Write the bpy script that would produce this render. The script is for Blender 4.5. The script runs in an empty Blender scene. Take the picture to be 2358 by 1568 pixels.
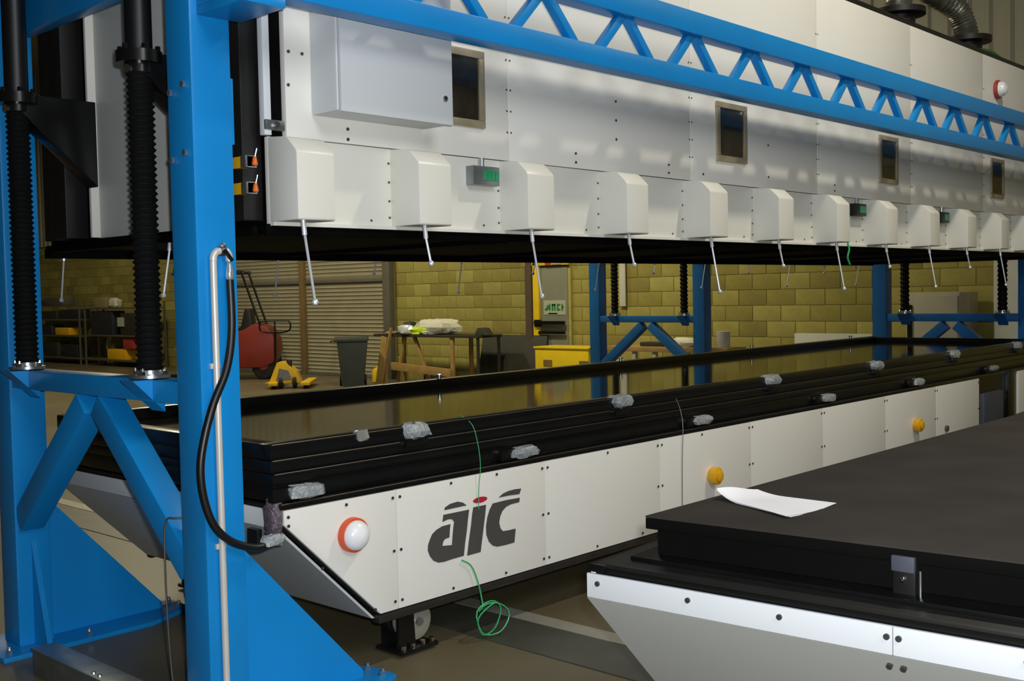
import bpy, bmesh, math, random
from mathutils import Vector, Matrix
random.seed(7)
S = bpy.context.scene
COL = S.collection

# ------------------------------------------------------------------ camera
cam = bpy.data.cameras.new('camera'); cam.sensor_width = 36.0; cam.lens = 2549.2 / 2358 * 36.0
cam.clip_start = 0.05; cam.clip_end = 200
co = bpy.data.objects.new('camera', cam); COL.objects.link(co)
_r = Vector((0.67964, -0.73324, -0.02071)); _b = Vector((-0.73206, -0.67987, 0.04309))
_r.normalize(); _b = (_b - _r * _b.dot(_r)).normalized(); _u = _b.cross(_r)
mw = Matrix(((_r.x, _u.x, _b.x, 0), (_r.y, _u.y, _b.y, 0), (_r.z, _u.z, _b.z, 1.6), (0, 0, 0, 1)))
co.matrix_world = mw
S.camera = co

# ------------------------------------------------------------------ light and exposure
S.view_settings.view_transform = 'Standard'; S.view_settings.look = 'None'
S.view_settings.exposure = 0.0; S.view_settings.gamma = 1.0; S.view_settings.use_curve_mapping = False
w = bpy.data.worlds.new('world'); S.world = w; w.use_nodes = True
w.node_tree.nodes['Background'].inputs[0].default_value = (1.0, 0.86, 0.62, 1)
w.node_tree.nodes['Background'].inputs[1].default_value = 0.03

def lamp(name, loc, power, col, size, target=None, kind='AREA'):
    d = bpy.data.lights.new(name, kind); d.energy = power; d.color = col
    if kind == 'AREA': d.shape = 'DISK'; d.size = size
    else: d.shadow_soft_size = size
    o = bpy.data.objects.new(name, d); COL.objects.link(o); o.location = loc
    if target:
        o.rotation_euler = (Vector(target) - Vector(loc)).to_track_quat('-Z', 'Y').to_euler()
    return o
COOL = (0.93, 0.97, 1.0); WARM = (1.0, 0.90, 0.62)
# the camera's own flash
lamp('camera_flash', (0.06, -0.02, 1.67), 132, (0.92, 0.96, 1.0), 0.06, (3.4, 3.0, 1.5))
# lamp hung below the roof on the near side, then an added fill
lamp('near_side_light', (6.6, 0.9, 6.4), 205, (1.0, 0.93, 0.77), 0.35, (7.0, 0.9, 0))
lamp('near_side_light', (1.2, -3.2, 5.2), 185, COOL, 2.6, (2.5, 0.6, 1.5))  # unseen broad fill, added to brighten the near faces and lower contrast
# high-bay lamps over the far part of the hall
lamp('high_bay_lamp_light', (10.5, -3.0, 6.6), 50, WARM, 0.6, (10.5, -3.0, 0))
lamp('high_bay_lamp_light', (4.5, 10.5, 6.6), 70, WARM, 0.6, (4.5, 10.5, 0))
lamp('high_bay_lamp_light', (10.0, 10.5, 6.6), 350, WARM, 0.6, (10.0, 10.5, 0))
lamp('high_bay_lamp_light', (9.5, 17.5, 6.6), 340, WARM, 0.6, (9.5, 17.5, 0))
lamp('high_bay_lamp_light', (8.5, 25.0, 6.6), 120, WARM, 0.6, (8.5, 25.0, 0))

# ------------------------------------------------------------------ materials
def lin(h):
    h = h.lstrip('#'); v = [int(h[i:i + 2], 16) / 255 for i in (0, 2, 4)]
    return [(c / 12.92 if c <= .04045 else ((c + .055) / 1.055) ** 2.4) for c in v] + [1]
MATS = {}
def mat(name, hexc, rough=.5, metal=0., var=.06, scale=6., bump=0., bscale=60., spec=.5, coat=0., emis=None, estr=0., second=None, trans=0.):
    m = bpy.data.materials.new(name); m.use_nodes = True; nt = m.node_tree; N = nt.nodes; Lk = nt.links
    b = N['Principled BSDF']; b.inputs['Roughness'].default_value = rough; b.inputs['Metallic'].default_value = metal
    b.inputs['Specular IOR Level'].default_value = spec; b.inputs['Coat Weight'].default_value = coat
    b.inputs['Transmission Weight'].default_value = trans
    c = lin(hexc)
    tc = N.new('ShaderNodeTexCoord'); no = N.new('ShaderNodeTexNoise'); no.inputs['Scale'].default_value = scale; no.inputs['Detail'].default_value = 5
    Lk.new(tc.outputs['Object'], no.inputs['Vector'])
    cr = N.new('ShaderNodeValToRGB'); cr.color_ramp.elements[0].position = .3; cr.color_ramp.elements[1].position = .7
    c2 = lin(second) if second else [min(1, x * (1 + var)) for x in c[:3]] + [1]
    cr.color_ramp.elements[0].color = [x * (1 - var) for x in c[:3]] + [1]; cr.color_ramp.elements[1].color = c2
    Lk.new(no.outputs['Fac'], cr.inputs['Fac']); Lk.new(cr.outputs['Color'], b.inputs['Base Color'])
    if bump:
        n2 = N.new('ShaderNodeTexNoise'); n2.inputs['Scale'].default_value = bscale; n2.inputs['Detail'].default_value = 3
        Lk.new(tc.outputs['Object'], n2.inputs['Vector'])
        bp = N.new('ShaderNodeBump'); bp.inputs['Strength'].default_value = bump; bp.inputs['Distance'].default_value = .01
        Lk.new(n2.outputs['Fac'], bp.inputs['Height']); Lk.new(bp.outputs['Normal'], b.inputs['Normal'])
    if emis:
        b.inputs['Emission Color'].default_value = lin(emis); b.inputs['Emission Strength'].default_value = estr
    MATS[name] = m; return m
mat('blue_paint', '#0f80c6', .32, 0, .05, 3, .03, 30)
mat('blue_far', '#1a5f9e', .4, 0, .08, 3)
mat('cream_panel', '#e5e2da', .42, 0, .03, 1.2)
mat('cover_white', '#dcdad0', .38, 0, .03, 1.5)
mat('cabinet_grey', '#c9ccce', .4, 0, .02, 2, .05, 400)
mat('white_panel', '#d6d9dc', .4, 0, .02, 1.5)
mat('end_grey', '#c4c6c2', .45, 0, .03, 1.5)
mat('black_steel', '#0e0e0e', .26, 0, .2, 4)
mat('black_deck', '#161514', .45, 0, .2, 5)
mat('black_gloss', '#090908', .08, 0, .2, 2, 0, 60, .22)
mat('black_rubber', '#0d0e10', .42, 0, .2, 8)
mat('bellows', '#08090a', .75, 0, .2, 8, spec=.2)
mat('black_matte', '#060606', .7, 0, .2, 4, spec=.05)
mat('rod_silver', '#c9cbcf', .32, .35, .05, 12)
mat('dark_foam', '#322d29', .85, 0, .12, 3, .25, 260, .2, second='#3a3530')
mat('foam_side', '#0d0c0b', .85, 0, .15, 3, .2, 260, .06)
mat('steel', '#b9bcc0', .28, .9, .08, 12)
mat('bright_steel', '#d8dadc', .16, 1, .05, 12)
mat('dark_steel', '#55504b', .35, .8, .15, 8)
mat('galvanised', '#8e9496', .38, .75, .2, 9, .05, 60)
mat('pipe_grey', '#cfcac2', .35, .25, .04, 8)
mat('silver_fitting', '#e8eaec', .2, .8, .04, 10)
mat('window_frame', '#a89c82', .32, .35, .15, 10)
mat('window_glass', '#1a1815', .07, 0, .5, 5, 0, 60, .7, second='#3a342a')
mat('logo_grey', '#4b4846', .5, 0, .04, 20)
mat('logo_red', '#b8203c', .45, 0, .04, 20)
mat('dome_white', '#eeeef0', .3, 0, .02, 10)
mat('ring_orange', '#d8552e', .35, 0, .08, 20)
mat('button_yellow', '#e0a818', .4, 0, .06, 20)
mat('clamp_yellow', '#e8b01c', .4, 0, .05, 20)
mat('knob_orange', '#e06a1c', .4, 0, .05, 20)
mat('green_wire', '#3aa868', .4, 0, .05, 20)
mat('led_green', '#1f8f5c', .35, 0, .05, 20)
mat('bubble_wrap', '#959a9c', .2, 0, .25, 40, .9, 70, .7)
mat('purple_wrap', '#6a5f68', .15, .2, .4, 60, 1.0, 90, .8)
mat('paper', '#f2f0f4', .7, 0, .02, 8)
mat('screw_dark', '#6b6a66', .35, .8, .1, 30)
mat('concrete_floor', '#5e5540', .42, 0, .12, .8, .05, 40, .35, second='#6a614a')
mat('rail_light', '#9c9a8c', .4, .3, .1, 5)
mat('rail_dark', '#4c4d44', .45, .3, .15, 5)
mat('mortar', '#b0a25a', .9, 0, .05, 6)
for i, h in enumerate(('#9b9250', '#918848', '#a39a56', '#8a8046')):
    mat('block_%d' % i, h, .85, 0, .08, 9, .12, 90, .2)
mat('cladding', '#9a9680', .5, 0, .05, 1)
mat('hall_wall', '#7d7866', .8, 0, .05, 1)
mat('hall_ceiling', '#9a9a96', .8, 0, .05, 1)
mat('shutter', '#a29c84', .38, .25, .06, 3)
mat('shutter_frame', '#6a675c', .5, .2, .08, 4)
mat('shutter_post', '#7a6540', .5, .1, .08, 4)
mat('door_grey', '#7d7f6e', .5, 0, .05, 4)
mat('yellow_paint', '#e2c21a', .45, 0, .05, 4)
mat('sign_white', '#aab09c', .5, 0, .03, 10)
mat('sign_green', '#1e7a3c', .5, 0, .03, 10)
mat('sign_red', '#b8382a', .5, 0, .03, 10)
mat('column_brown', '#5a4c40', .5, .1, .08, 5)
mat('forklift_red', '#7a2418', .4, 0, .1, 3)
mat('tyre', '#131211', .8, 0, .15, 10)
mat('pallet_yellow', '#d8b018', .42, 0, .06, 8)
mat('bin_plastic', '#3a4140', .55, 0, .1, 5)
mat('wood', '#9c7f48', .65, 0, .15, 5)
mat('bench_dark', '#2e2c26', .6, 0, .15, 5)
mat('sheet_white', '#d2cfc0', .7, 0, .06, 10, .4, 20)
mat('hivis_lime', '#c2e018', .5, 0, .05, 20)
mat('reflective', '#eef6ff', .25, .3, .02, 20)
mat('board_dark', '#33342c', .7, 0, .15, 4)
mat('cab_beige', '#a7a18c', .5, 0, .04, 4)
mat('cab_white', '#c9c9bc', .5, 0, .03, 4)
mat('duct_black', '#151515', .5, 0, .15, 6)
mat('duct_foil', '#77776c', .35, .6, .3, 14, .6, 30)
mat('green_strap', '#3a6a34', .5, 0, .1, 10)
mat('red_part', '#a8382e', .5, 0, .1, 10)
mat('shelf_steel', '#5c5a48', .5, .2, .1, 6)
mat('crate_navy', '#23262e', .55, 0, .15, 6)
mat('carton', '#8a7c54', .75, 0, .1, 6)
mat('box_bluegrey', '#474a55', .5, 0, .1, 6)

# ------------------------------------------------------------------ mesh helpers
class M:
    def __init__(s): s.v = []; s.f = []
    def add(s, vs, fs):
        o = len(s.v); s.v += [Vector(p) for p in vs]; s.f += [[i + o for i in q] for q in fs]; return s
    def box(s, x0, x1, y0, y1, z0, z1):
        return s.add([(x0, y0, z0), (x1, y0, z0), (x1, y1, z0), (x0, y1, z0), (x0, y0, z1), (x1, y0, z1), (x1, y1, z1), (x0, y1, z1)],
                     [(0, 3, 2, 1), (4, 5, 6, 7), (0, 1, 5, 4), (1, 2, 6, 5), (2, 3, 7, 6), (3, 0, 4, 7)])
    def prism(s, poly, axis, a, b):
        """poly: points in the two other axes (in xyz order), extruded along axis from a to b"""
        n = len(poly)
        def P(p, t):
            return {'X': (t, p[0], p[1]), 'Y': (p[0], t, p[1]), 'Z': (p[0], p[1], t)}[axis]
        vs = [P(p, a) for p in poly] + [P(p, b) for p in poly]
        fs = [list(range(n))[::-1], list(range(n, 2 * n))] + [(i, (i + 1) % n, n + (i + 1) % n, n + i) for i in range(n)]
        return s.add(vs, fs)
    def bar(s, p, q, wa, wb, up=(0, 0, 1)):
        """rectangular bar from p to q, wa across (sideways), wb along up"""
        p = Vector(p); q = Vector(q); d = (q - p).normalized(); u = Vector(up); a = d.cross(u)
        if a.length < 1e-4: a = d.cross(Vector((1, 0, 0)))
        a.normalize(); u = a.cross(d).normalized()
        c = [(-1, -1), (1, -1), (1, 1), (-1, 1)]
        vs = [t + a * (i * wa / 2) + u * (j * wb / 2) for t in (p, q) for i, j in c]
        return s.add(vs, [(3, 2, 1, 0), (4, 5, 6, 7), (0, 1, 5, 4), (1, 2, 6, 5), (2, 3, 7, 6), (3, 0, 4, 7)])
    def tube(s, pts, r, n=12, cap=True):
        pts = [Vector(p) for p in pts]; R = r if isinstance(r, (list, tuple)) else [r] * len(pts)
        k = len(pts); rings = []; ref = None
        for i, p in enumerate(pts):
            d = (pts[min(i + 1, k - 1)] - pts[max(i - 1, 0)]).normalized()
            if ref is None:
                ref = d.cross(Vector((0, 0, 1)))
                if ref.length < 1e-3: ref = Vector((1, 0, 0))
                ref.normalize()
            a = (ref - d * ref.dot(d)).normalized(); b = d.cross(a); ref = a
            rings.append([p + (a * math.cos(t) + b * math.sin(t)) * R[i] for t in [2 * math.pi * j / n for j in range(n)]])
        vs = [v for g in rings for v in g]
        fs = [(i * n + j, i * n + (j + 1) % n, (i + 1) * n + (j + 1) % n, (i + 1) * n + j) for i in range(k - 1) for j in range(n)]
        if cap: fs += [list(range(n))[::-1], list(range((k - 1) * n, k * n))]
        return s.add(vs, fs)
    def cyl(s, p, q, r, n=16, r2=None): return s.tube([p, q], [r, r if r2 is None else r2], n)
    def lathe(s, c, prof, axis='Z', n=20):
        """prof: (radius, height) pairs around axis through c"""
        c = Vector(c); vs = []
        for r, h in prof:
            for j in range(n):
                t = 2 * math.pi * j / n; a, b = r * math.cos(t), r * math.sin(t)
                vs.append(c + Vector({'Z': (a, b, h), 'Y': (b, h, a), 'X': (h, a, b)}[axis]))
        k = len(prof)
        fs = [(i * n + j, i * n + (j + 1) % n, (i + 1) * n + (j + 1) % n, (i + 1) * n + j) for i in range(k - 1) for j in range(n)]
        fs += [list(range(n))[::-1], list(range((k - 1) * n, k * n))]
        return s.add(vs, fs)
    def ball(s, c, r, n=12, sq=(1, 1, 1)):
        k = n // 2; prof = [(max(1e-4, math.sin(math.pi * i / k)), -math.cos(math.pi * i / k)) for i in range(k + 1)]
        o = len(s.v); s.lathe((0, 0, 0), prof, 'Z', n)
        for i in range(o, len(s.v)):
            v = s.v[i]; s.v[i] = Vector(c) + Vector((v.x * r * sq[0], v.y * r * sq[1], v.z * r * sq[2]))
        return s
    def lumpy(s, c, sx, sy, sz, seed=0, n=10):
        rnd = random.Random(seed); o = len(s.v); s.ball((0, 0, 0), 1, n)
        for i in range(o, len(s.v)):
            v = s.v[i]; q = Vector((math.copysign(abs(v.x) ** .6, v.x), math.copysign(abs(v.y) ** .6, v.y), math.copysign(abs(v.z) ** .6, v.z)))
            q *= 1 + rnd.uniform(-.16, .16)
            s.v[i] = Vector(c) + Vector((q.x * sx / 2, q.y * sy / 2, q.z * sz / 2))
        return s
    def rot(s, ang, c):
        R = Matrix.Rotation(ang, 3, 'Z'); c = Vector(c)
        s.v = [R @ (v - c) + c for v in s.v]; return s
    def mesh(s, name, m, bevel=0, smooth=True):
        me = bpy.data.meshes.new(name); me.from_pydata([tuple(v) for v in s.v], [], s.f)
        bm = bmesh.new(); bm.from_mesh(me); bmesh.ops.recalc_face_normals(bm, faces=bm.faces)
        if bevel:
            ed = [e for e in bm.edges if len(e.link_faces) == 2 and e.calc_face_angle(0) > .5]
            bmesh.ops.bevel(bm, geom=ed, offset=bevel, segments=2, profile=.6, affect='EDGES', clamp_overlap=True)
        bm.to_mesh(me); bm.free()
        me.materials.append(MATS[m])
        if smooth:
            for p in me.polygons: p.use_smooth = True
            me.set_sharp_from_angle(angle=math.radians(32))
        return me

def origin(o):
    v = Vector((0, 0, 0))
    while o: v += o.location; o = o.parent
    return v
def build(m, name, material, parent=None, bevel=0, smooth=True, label=None, cat=None, group=None, kind=None, base=False):
    lo = Vector([min(v[i] for v in m.v) for i in range(3)]); hi = Vector([max(v[i] for v in m.v) for i in range(3)])
    c = (lo + hi) / 2
    if base: c.z = lo.z
    m.v = [v - c for v in m.v]
    o = bpy.data.objects.new(name, m.mesh(name, material, bevel, smooth)); COL.objects.link(o)
    o.location = c - (origin(parent) if parent else Vector((0, 0, 0)))
    if parent: o.parent = parent
    return tag(o, label, cat, group, kind)
def tag(o, label=None, cat=None, group=None, kind=None):
    if label: o['label'] = label
    if cat: o['category'] = cat
    if group: o['group'] = group
    if kind: o['kind'] = kind
    return o
def thing(name, label, cat, loc, group=None, kind=None):
    o = bpy.data.objects.new(name, None); COL.objects.link(o); o.location = loc; o.empty_display_size = .1
    return tag(o, label, cat, group, kind)
def clone(o, name, loc, parent):
    c = bpy.data.objects.new(name, o.data); COL.objects.link(c); c.parent = parent
    c.location = Vector(loc) - origin(parent); return c
def bez(pts, n=8):
    """smooth curve through points (Catmull-Rom)"""
    P = [Vector(p) for p in pts]; P = [P[0]] + P + [P[-1]]; out = []
    for i in range(1, len(P) - 2):
        for k in range(n):
            t = k / n; a, b, c, d = P[i - 1:i + 3]
            out.append(.5 * ((2 * b) + (c - a) * t + (2 * a - 5 * b + 4 * c - d) * t * t + (3 * b - a - 3 * c + d) * t ** 3))
    return out + [P[-2]]

# ================================================================== SETTING
XW = 14.0
build(M().box(-8, XW + .4, -10, 34, -.2, 0), 'floor', 'concrete_floor', kind='structure')
build(M().box(-8, XW + .4, -10, 34, 8, 8.2), 'ceiling', 'hall_ceiling', kind='structure')
build(M().box(-8.2, -8, -10, 34, 0, 8), 'wall_back', 'hall_wall', kind='structure')
build(M().box(-8, XW + .4, 34, 34.2, 0, 8), 'wall_left', 'hall_wall', kind='structure')
build(M().box(-8, XW + .4, -10.2, -10, 0, 8), 'wall_right', 'hall_wall', kind='structure')
wall = build(M().box(XW, XW + .4, -10, 34, 0, 8), 'wall_end', 'mortar', kind='structure')
# individual concrete blocks that show between the press and the table
bw, bh, gap = .45, .225, .008
protos = [M().box(-.010, 0, -(bw - gap) / 2, (bw - gap) / 2, 0, bh - gap).mesh('block', 'block_%d' % i, .004) for i in range(4)]
rest = {i: M() for i in range(4)}
Y_A, Y_B = 4.0, 15.99
def pieces(a, b, z):
    out = [(a, b)]
    for lo, hi, zt in ((11.62, 12.43, 2.03), (16.0, 22.75, 9)):
        if z >= zt: continue
        nxt = []
        for p, q in out:
            if q <= lo or p >= hi: nxt.append((p, q)); continue
            if p < lo: nxt.append((p, lo))
            if q > hi: nxt.append((hi, q))
        out = nxt
    return [(p, q) for p, q in out if q - p > .04]
for k in range(14):
    y = .85 - (bw / 2 if k % 2 else 0)
    z = k * bh
    while y < 33.8:
        for p, q in pieces(y, y + bw - gap, z):
            i = random.choice((0, 0, 1, 1, 2, 3)); yc = (p + q) / 2
            if Y_A < yc < Y_B and k < 11:
                if q - p > bw - gap - .001: me = protos[i]
                else: me = M().box(-.010, 0, -(q - p) / 2, (q - p) / 2, 0, bh - gap).mesh('block', 'block_%d' % i, .003)
                o = bpy.data.objects.new('block', me); COL.objects.link(o); o.parent = wall
                o.location = Vector((XW + random.uniform(-.002, .002), yc, z)) - origin(wall)
            else:
                rest[i].box(XW - .010, XW, p, q, z, z + bh - gap)
        y += bw
for i in range(4): build(rest[i], 'blockwork', 'block_%d' % i, wall, kind='stuff', smooth=False)
# profiled cladding above the blockwork
prof = []
for r in range(4):
    y0 = r * .25
    prof += [(0, y0), (0, y0 + .17), (-.03, y0 + .19), (-.03, y0 + .23)]
prof += [(0, 1.0)]
ms = M()
vs = [(p[0], p[1], z) for z in (0, 4.85) for p in prof]
n = len(prof); ms.add(vs, [(i, i + 1, n + i + 1, n + i) for i in range(n - 1)])
cm = ms.mesh('cladding_sheet', 'cladding')
for y in range(-10, 34):
    o = bpy.data.objects.new('cladding_sheet', cm); COL.objects.link(o); o.parent = wall
    o.location = Vector((XW - .04, y, 3.15)) - origin(wall)

# roller shutter
sh = thing('door_1', None, None, (XW - .1, 19.4, 0), kind='structure')
def curtain(y0, y1):
    m = M(); pr = []
    z = .06
    while z < 3.1:
        if not 1.86 < z < 1.95:
            pr += [(XW - .10, z), (XW - .085, z + .02), (XW - .085, z + .05)]
        else: pr += [(XW - .07, z)]
        pr += [(XW - .10, z + .07)]
        z += .078
    n = len(pr); m.add([(p[0], y, p[1]) for y in (y0, y1) for p in pr], [(i, i + 1, n + i + 1, n + i) for i in range(n - 1)])
    build(m, 'shutter_curtain', 'shutter', sh)
curtain(16.2, 18.68); curtain(18.82, 22.55)
build(M().box(XW - .16, XW - .04, 16.0, 16.2, 0, 3.2), 'shutter_guide', 'shutter_frame', sh, .01)
build(M().box(XW - .16, XW - .04, 22.55, 22.75, 0, 3.2), 'shutter_guide', 'shutter_frame', sh, .01)
build(M().box(XW - .18, XW - .06, 18.68, 18.82, 0, 3.2), 'shutter_mullion', 'shutter_post', sh, .01)
for a, b in ((16.2, 18.68), (18.82, 22.55)):
    build(M().box(XW - .13, XW - .08, a, b, 1.87, 1.94), 'shutter_rail', 'shutter_frame', sh, .008)
    build(M().box(XW - .14, XW - .07, a, b, 0, .07), 'bottom_bar', 'shutter_frame', sh, .008)

# fire exit door
dr = thing('door_2', None, None, (XW - .05, 12.0, 0), kind='structure')
build(M().box(XW - .06, XW - .01, 11.68, 12.28, .02, 2.02), 'door_leaf', 'door_grey', dr, .006)
build(M().box(XW - .10, XW, 12.28, 12.41, 0, 2.1), 'door_jamb', 'yellow_paint', dr, .008)
build(M().box(XW - .05, XW, 11.62, 11.68, 0, 2.06), 'door_jamb', 'block_2', dr, .008)
build(M().box(XW - .10, XW, 11.62, 12.6, 2.04, 2.13), 'door_header', 'yellow_paint', dr, .008)
build(M().box(XW - .11, XW - .1, 12.0, 12.12, 2.045, 2.12), 'header_sign', 'sign_red', dr)
build(M().box(XW - .11, XW - .1, 11.78, 11.98, 2.05, 2.11), 'header_sign', 'sign_white', dr)
sp = build(M().box(XW - .067, XW - .06, 11.72, 12.2, 1.22, 1.46), 'door_sign', 'sign_white', dr)
g = M()
for a, b, c, d in ((12.17, 12.12, 1.29, 1.33), (12.13, 12.08, 1.31, 1.38), (12.08, 12.05, 1.29, 1.40), (12.02, 11.99, 1.29, 1.40), (12.02, 11.94, 1.37, 1.40), (11.97, 11.94, 1.29, 1.40),
                   (11.91, 11.88, 1.29, 1.40), (11.88, 11.84, 1.37, 1.40), (11.88, 11.84, 1.29, 1.32), (11.81, 11.78, 1.29, 1.40), (11.79, 11.755, 1.335, 1.36)):
    g.box(XW - .07, XW - .067, b, a, c, d)
build(g, 'sign_print', 'sign_green', sp)
build(M().box(XW - .067, XW - .06, 11.9, 12.1, 1.23, 1.25), 'sign_line', 'sign_green', sp)
pb = build(M().box(XW - .15, XW - .1, 11.7, 12.36, 1.06, 1.12), 'panic_bar', 'black_steel', dr, .01)
build(M().box(XW - .14, XW - .06, 12.26, 12.36, 1.02, 1.14), 'bar_end', 'black_steel', pb, .008)
build(M().box(XW - .13, XW - .1, 11.7, 12.28, .9, .95), 'push_rail', 'black_steel', dr, .008)
build(M().box(XW - .12, XW, 12.43, 12.57, 0, 3.0), 'trim_1', 'column_brown', None, .01, kind='structure')
build(M().box(XW - .06, XW - .028, 10.5, 10.62, 1.35, 2.6), 'trim_2', 'cab_white', None, .01, kind='structure')

# rails let into the floor
rl = thing('trim_3', None, None, (4.0, 4.0, 0), kind='structure')
build(M().box(3.93, 4.04, -6, 12, 0, .006), 'rail_strip', 'rail_light', rl)
build(M().box(3.6, 3.93, -6, 12, 0, .004), 'rail_plate', 'rail_dark', rl)
rl = thing('trim_4', None, None, (10.2, 4.0, 0), kind='structure')
build(M().box(10.1, 10.21, -6, 12, 0, .006), 'rail_strip', 'rail_light', rl)
build(M().box(9.77, 10.1, -6, 12, 0, .004), 'rail_plate', 'rail_dark', rl)

# ================================================================== PORTAL FRAMES
def bolt(m, x, y, z, r=.014, h=.018):
    m.cyl((x, y, z), (x, y, z + h), r, 6); m.cyl((x, y, z + h), (x, y, z + h + .012), r * .55, 8); return m
def portal(x0, yn, yf, label, paint, top=4.6, zb=1.30, gusset=True, w=.165):
    """yn: front of near post, yf: front of far post"""
    xm = x0 + w / 2; t = thing('portal_frame', label, 'steel frame', (xm, (yn + yf + w) / 2, 0), 'blue portal frames')
    for y in (yn, yf):
        po = build(M().box(x0, x0 + w, y, y + w, .02, top), 'post', paint, t, .012)
        yc = y + w / 2
        side = 1 if y == yn else -1
        build(M().prism([(x0 - .12, yc - .2), (x0 + .6, yc - .2), (x0 + .87, yc - .09), (x0 + .87, yc + .09), (x0 + .6, yc + .2), (x0 - .12, yc + .2)], 'Z', 0, .022), 'base_plate', paint, t, .003)
        build(M().prism([(x0 + w, .022), (x0 + .76, .022), (x0 + .76, .05), (x0 + w, .70)], 'Y', yc - .008, yc + .008), 'gusset', paint, t)
        ye = y + w if side > 0 else y
        build(M().prism([(ye, .022), (ye + side * .13, .022), (ye + side * .13, .05), (ye, .5)], 'X', xm - .012, xm + .012), 'gusset', paint, t)
        for bx, by in ((x0 + .83, yc - .05), (x0 + .83, yc + .05), (x0 - .07, yc - .14), (x0 - .07, yc + .14), (x0 + .3, yc - .15), (x0 + .3, yc + .15)):
            build(bolt(M(), bx, by, .022), 'anchor_bolt', 'steel', t)
    ya, yb = yn + w, yf; ym = (ya + yb) / 2
    build(M().box(x0 + .01, x0 + .12, ya, yb, zb - .085, zb), 'cross_beam', paint, t, .008)
    for s, ye in ((-1, ya), (1, yb)):
        build(M().bar((x0 + .065, ym + s * .06, zb - .12), (x0 + .065, ye, .60), .11, .11, (1, 0, 0)), 'brace', paint, t, .008)
    build(M().box(x0 + .09, x0 + .16, ya, yb, 2.81, 2.96), 'top_beam', paint, t, .008)
    return t
pA = portal(2.12, 3.48, 5.09, 'nearest bright blue portal frame with silver air pipe on its front post', 'blue_paint')
# small plate and bolts on near post, truss bracket
build(M().box(2.285, 2.305, 3.50, 3.63, 2.16, 2.40), 'bolt_plate', 'blue_paint', pA, .004)
for z in (2.12, 2.36):
    build(M().cyl((2.118, 3.52, z), (2.105, 3.52, z), .012, 6), 'post_bolt', 'steel', pA)
    build(M().cyl((2.118, 3.61, z - .02), (2.105, 3.61, z - .02), .012, 6), 'post_bolt', 'steel', pA)
build(M().box(2.15, 2.33, 3.2, 3.48, 2.60, 2.63), 'truss_bracket', 'blue_paint', pA, .004)
build(M().box(2.15, 2.17, 3.3, 3.48, 2.63, 2.86), 'truss_bracket', 'blue_paint', pA, .004)
pC = portal(12.2, 3.87, 5.48, 'blue portal frame beyond the far right end of the long black table', 'blue_far', zb=1.27, top=3.4)
pB = portal(11.5, 7.47, 9.10, 'blue portal frame in the background beside the fire exit door', 'blue_far', zb=1.27, top=3.4)
build(M().box(12.2, 12.36, 3.2, 3.88, 2.605, 2.642), 'truss_bracket', 'blue_far', pC, .004)

def screw_jack(x, y, zb, zn, label, group, bracket=0, detail=True):
    t = thing('screw_jack', label, 'screw jack', (x, y, zb), 'screw jacks on the portal frames')
    build(M().lathe((x, y, zb), [(.03, 0), (.075, 0), (.075, .012), (.05, .016), (.05, .03), (.03, .03)], 'Z', 16), 'base_flange', 'steel', t)
    for k in range(4):
        a = k * math.pi / 2 + .6
        build(bolt(M(), x + .06 * math.cos(a), y + .06 * math.sin(a), zb + .012, .011, .014), 'flange_bolt', 'bright_steel', t)
    build(M().prism([(x - .1, zb - .005), (x + .03, zb - .005), (x + .03, zb - .13)], 'Y', y - .05, y + .05), 'support_bracket', 'blue_paint' if detail else 'blue_far', t)
    pr = []; z = .03; p = .0235 if detail else .05
    while z < zn - zb - .05:
        pr += [(.042, z), (.052, z + p * .45), (.042, z + p * .9)]; z += p
    build(M().lathe((x, y, zb), pr, 'Z', 20 if detail else 10), 'bellows', 'bellows', t)
    build(M().lathe((x, y, zn), [(.05, -.05), (.055, -.045), (.055, -.01), (.085, -.01), (.085, .035), (.05, .04)], 'Z', 20), 'nut', 'black_steel', t)
    for k in range(6):
        a = k * math.pi / 3 + .3
        build(M().cyl((x + .07 * math.cos(a), y + .07 * math.sin(a), zn + .03), (x + .07 * math.cos(a), y + .07 * math.sin(a), zn + .055), .011, 6), 'nut_bolt', 'black_steel', t)
    build(M().cyl((x - .062, y - .018, zn - .035), (x - .045, y - .012, zn - .035), .016, 10), 'grease_nipple', 'bright_steel', t)
    build(M().cyl((x, y, zn + .03), (x, y, 4.4 if detail else 3.5), .05, 20), 'cover_tube', 'black_rubber', t)
    if bracket:
        s = bracket
        build(M().prism([(x, zn + .03), (x + s * .34, zn + .03), (x + s * .34, zn - .36), (x + s * .07, zn - .12), (x, zn - .05)], 'Y', y - .05, y + .05), 'lift_bracket', 'black_steel', t, .004)
    return t
screw_jack(2.15, 3.885, 1.305, 2.50, 'black ribbed screw jack right beside the nearest blue post', None, 1)
screw_jack(2.15, 4.96, 1.305, 2.49, 'black ribbed screw jack at the far left edge of the picture', None, 1)
screw_jack(12.23, 4.20, 1.275, 2.50, 'black screw jack on the far right portal frame, nearest the right edge', None, -1, False)
screw_jack(12.23, 5.27, 1.275, 2.50, 'black screw jack on the far right portal frame, left one of its pair', None, -1, False)
screw_jack(11.53, 7.78, 1.275, 2.9, 'black screw jack of the background portal frame, right one of its pair', None, 0, False)
screw_jack(11.53, 8.86, 1.275, 2.9, 'black screw jack of the background portal frame, nearest the exit door', None, 0, False)

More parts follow.
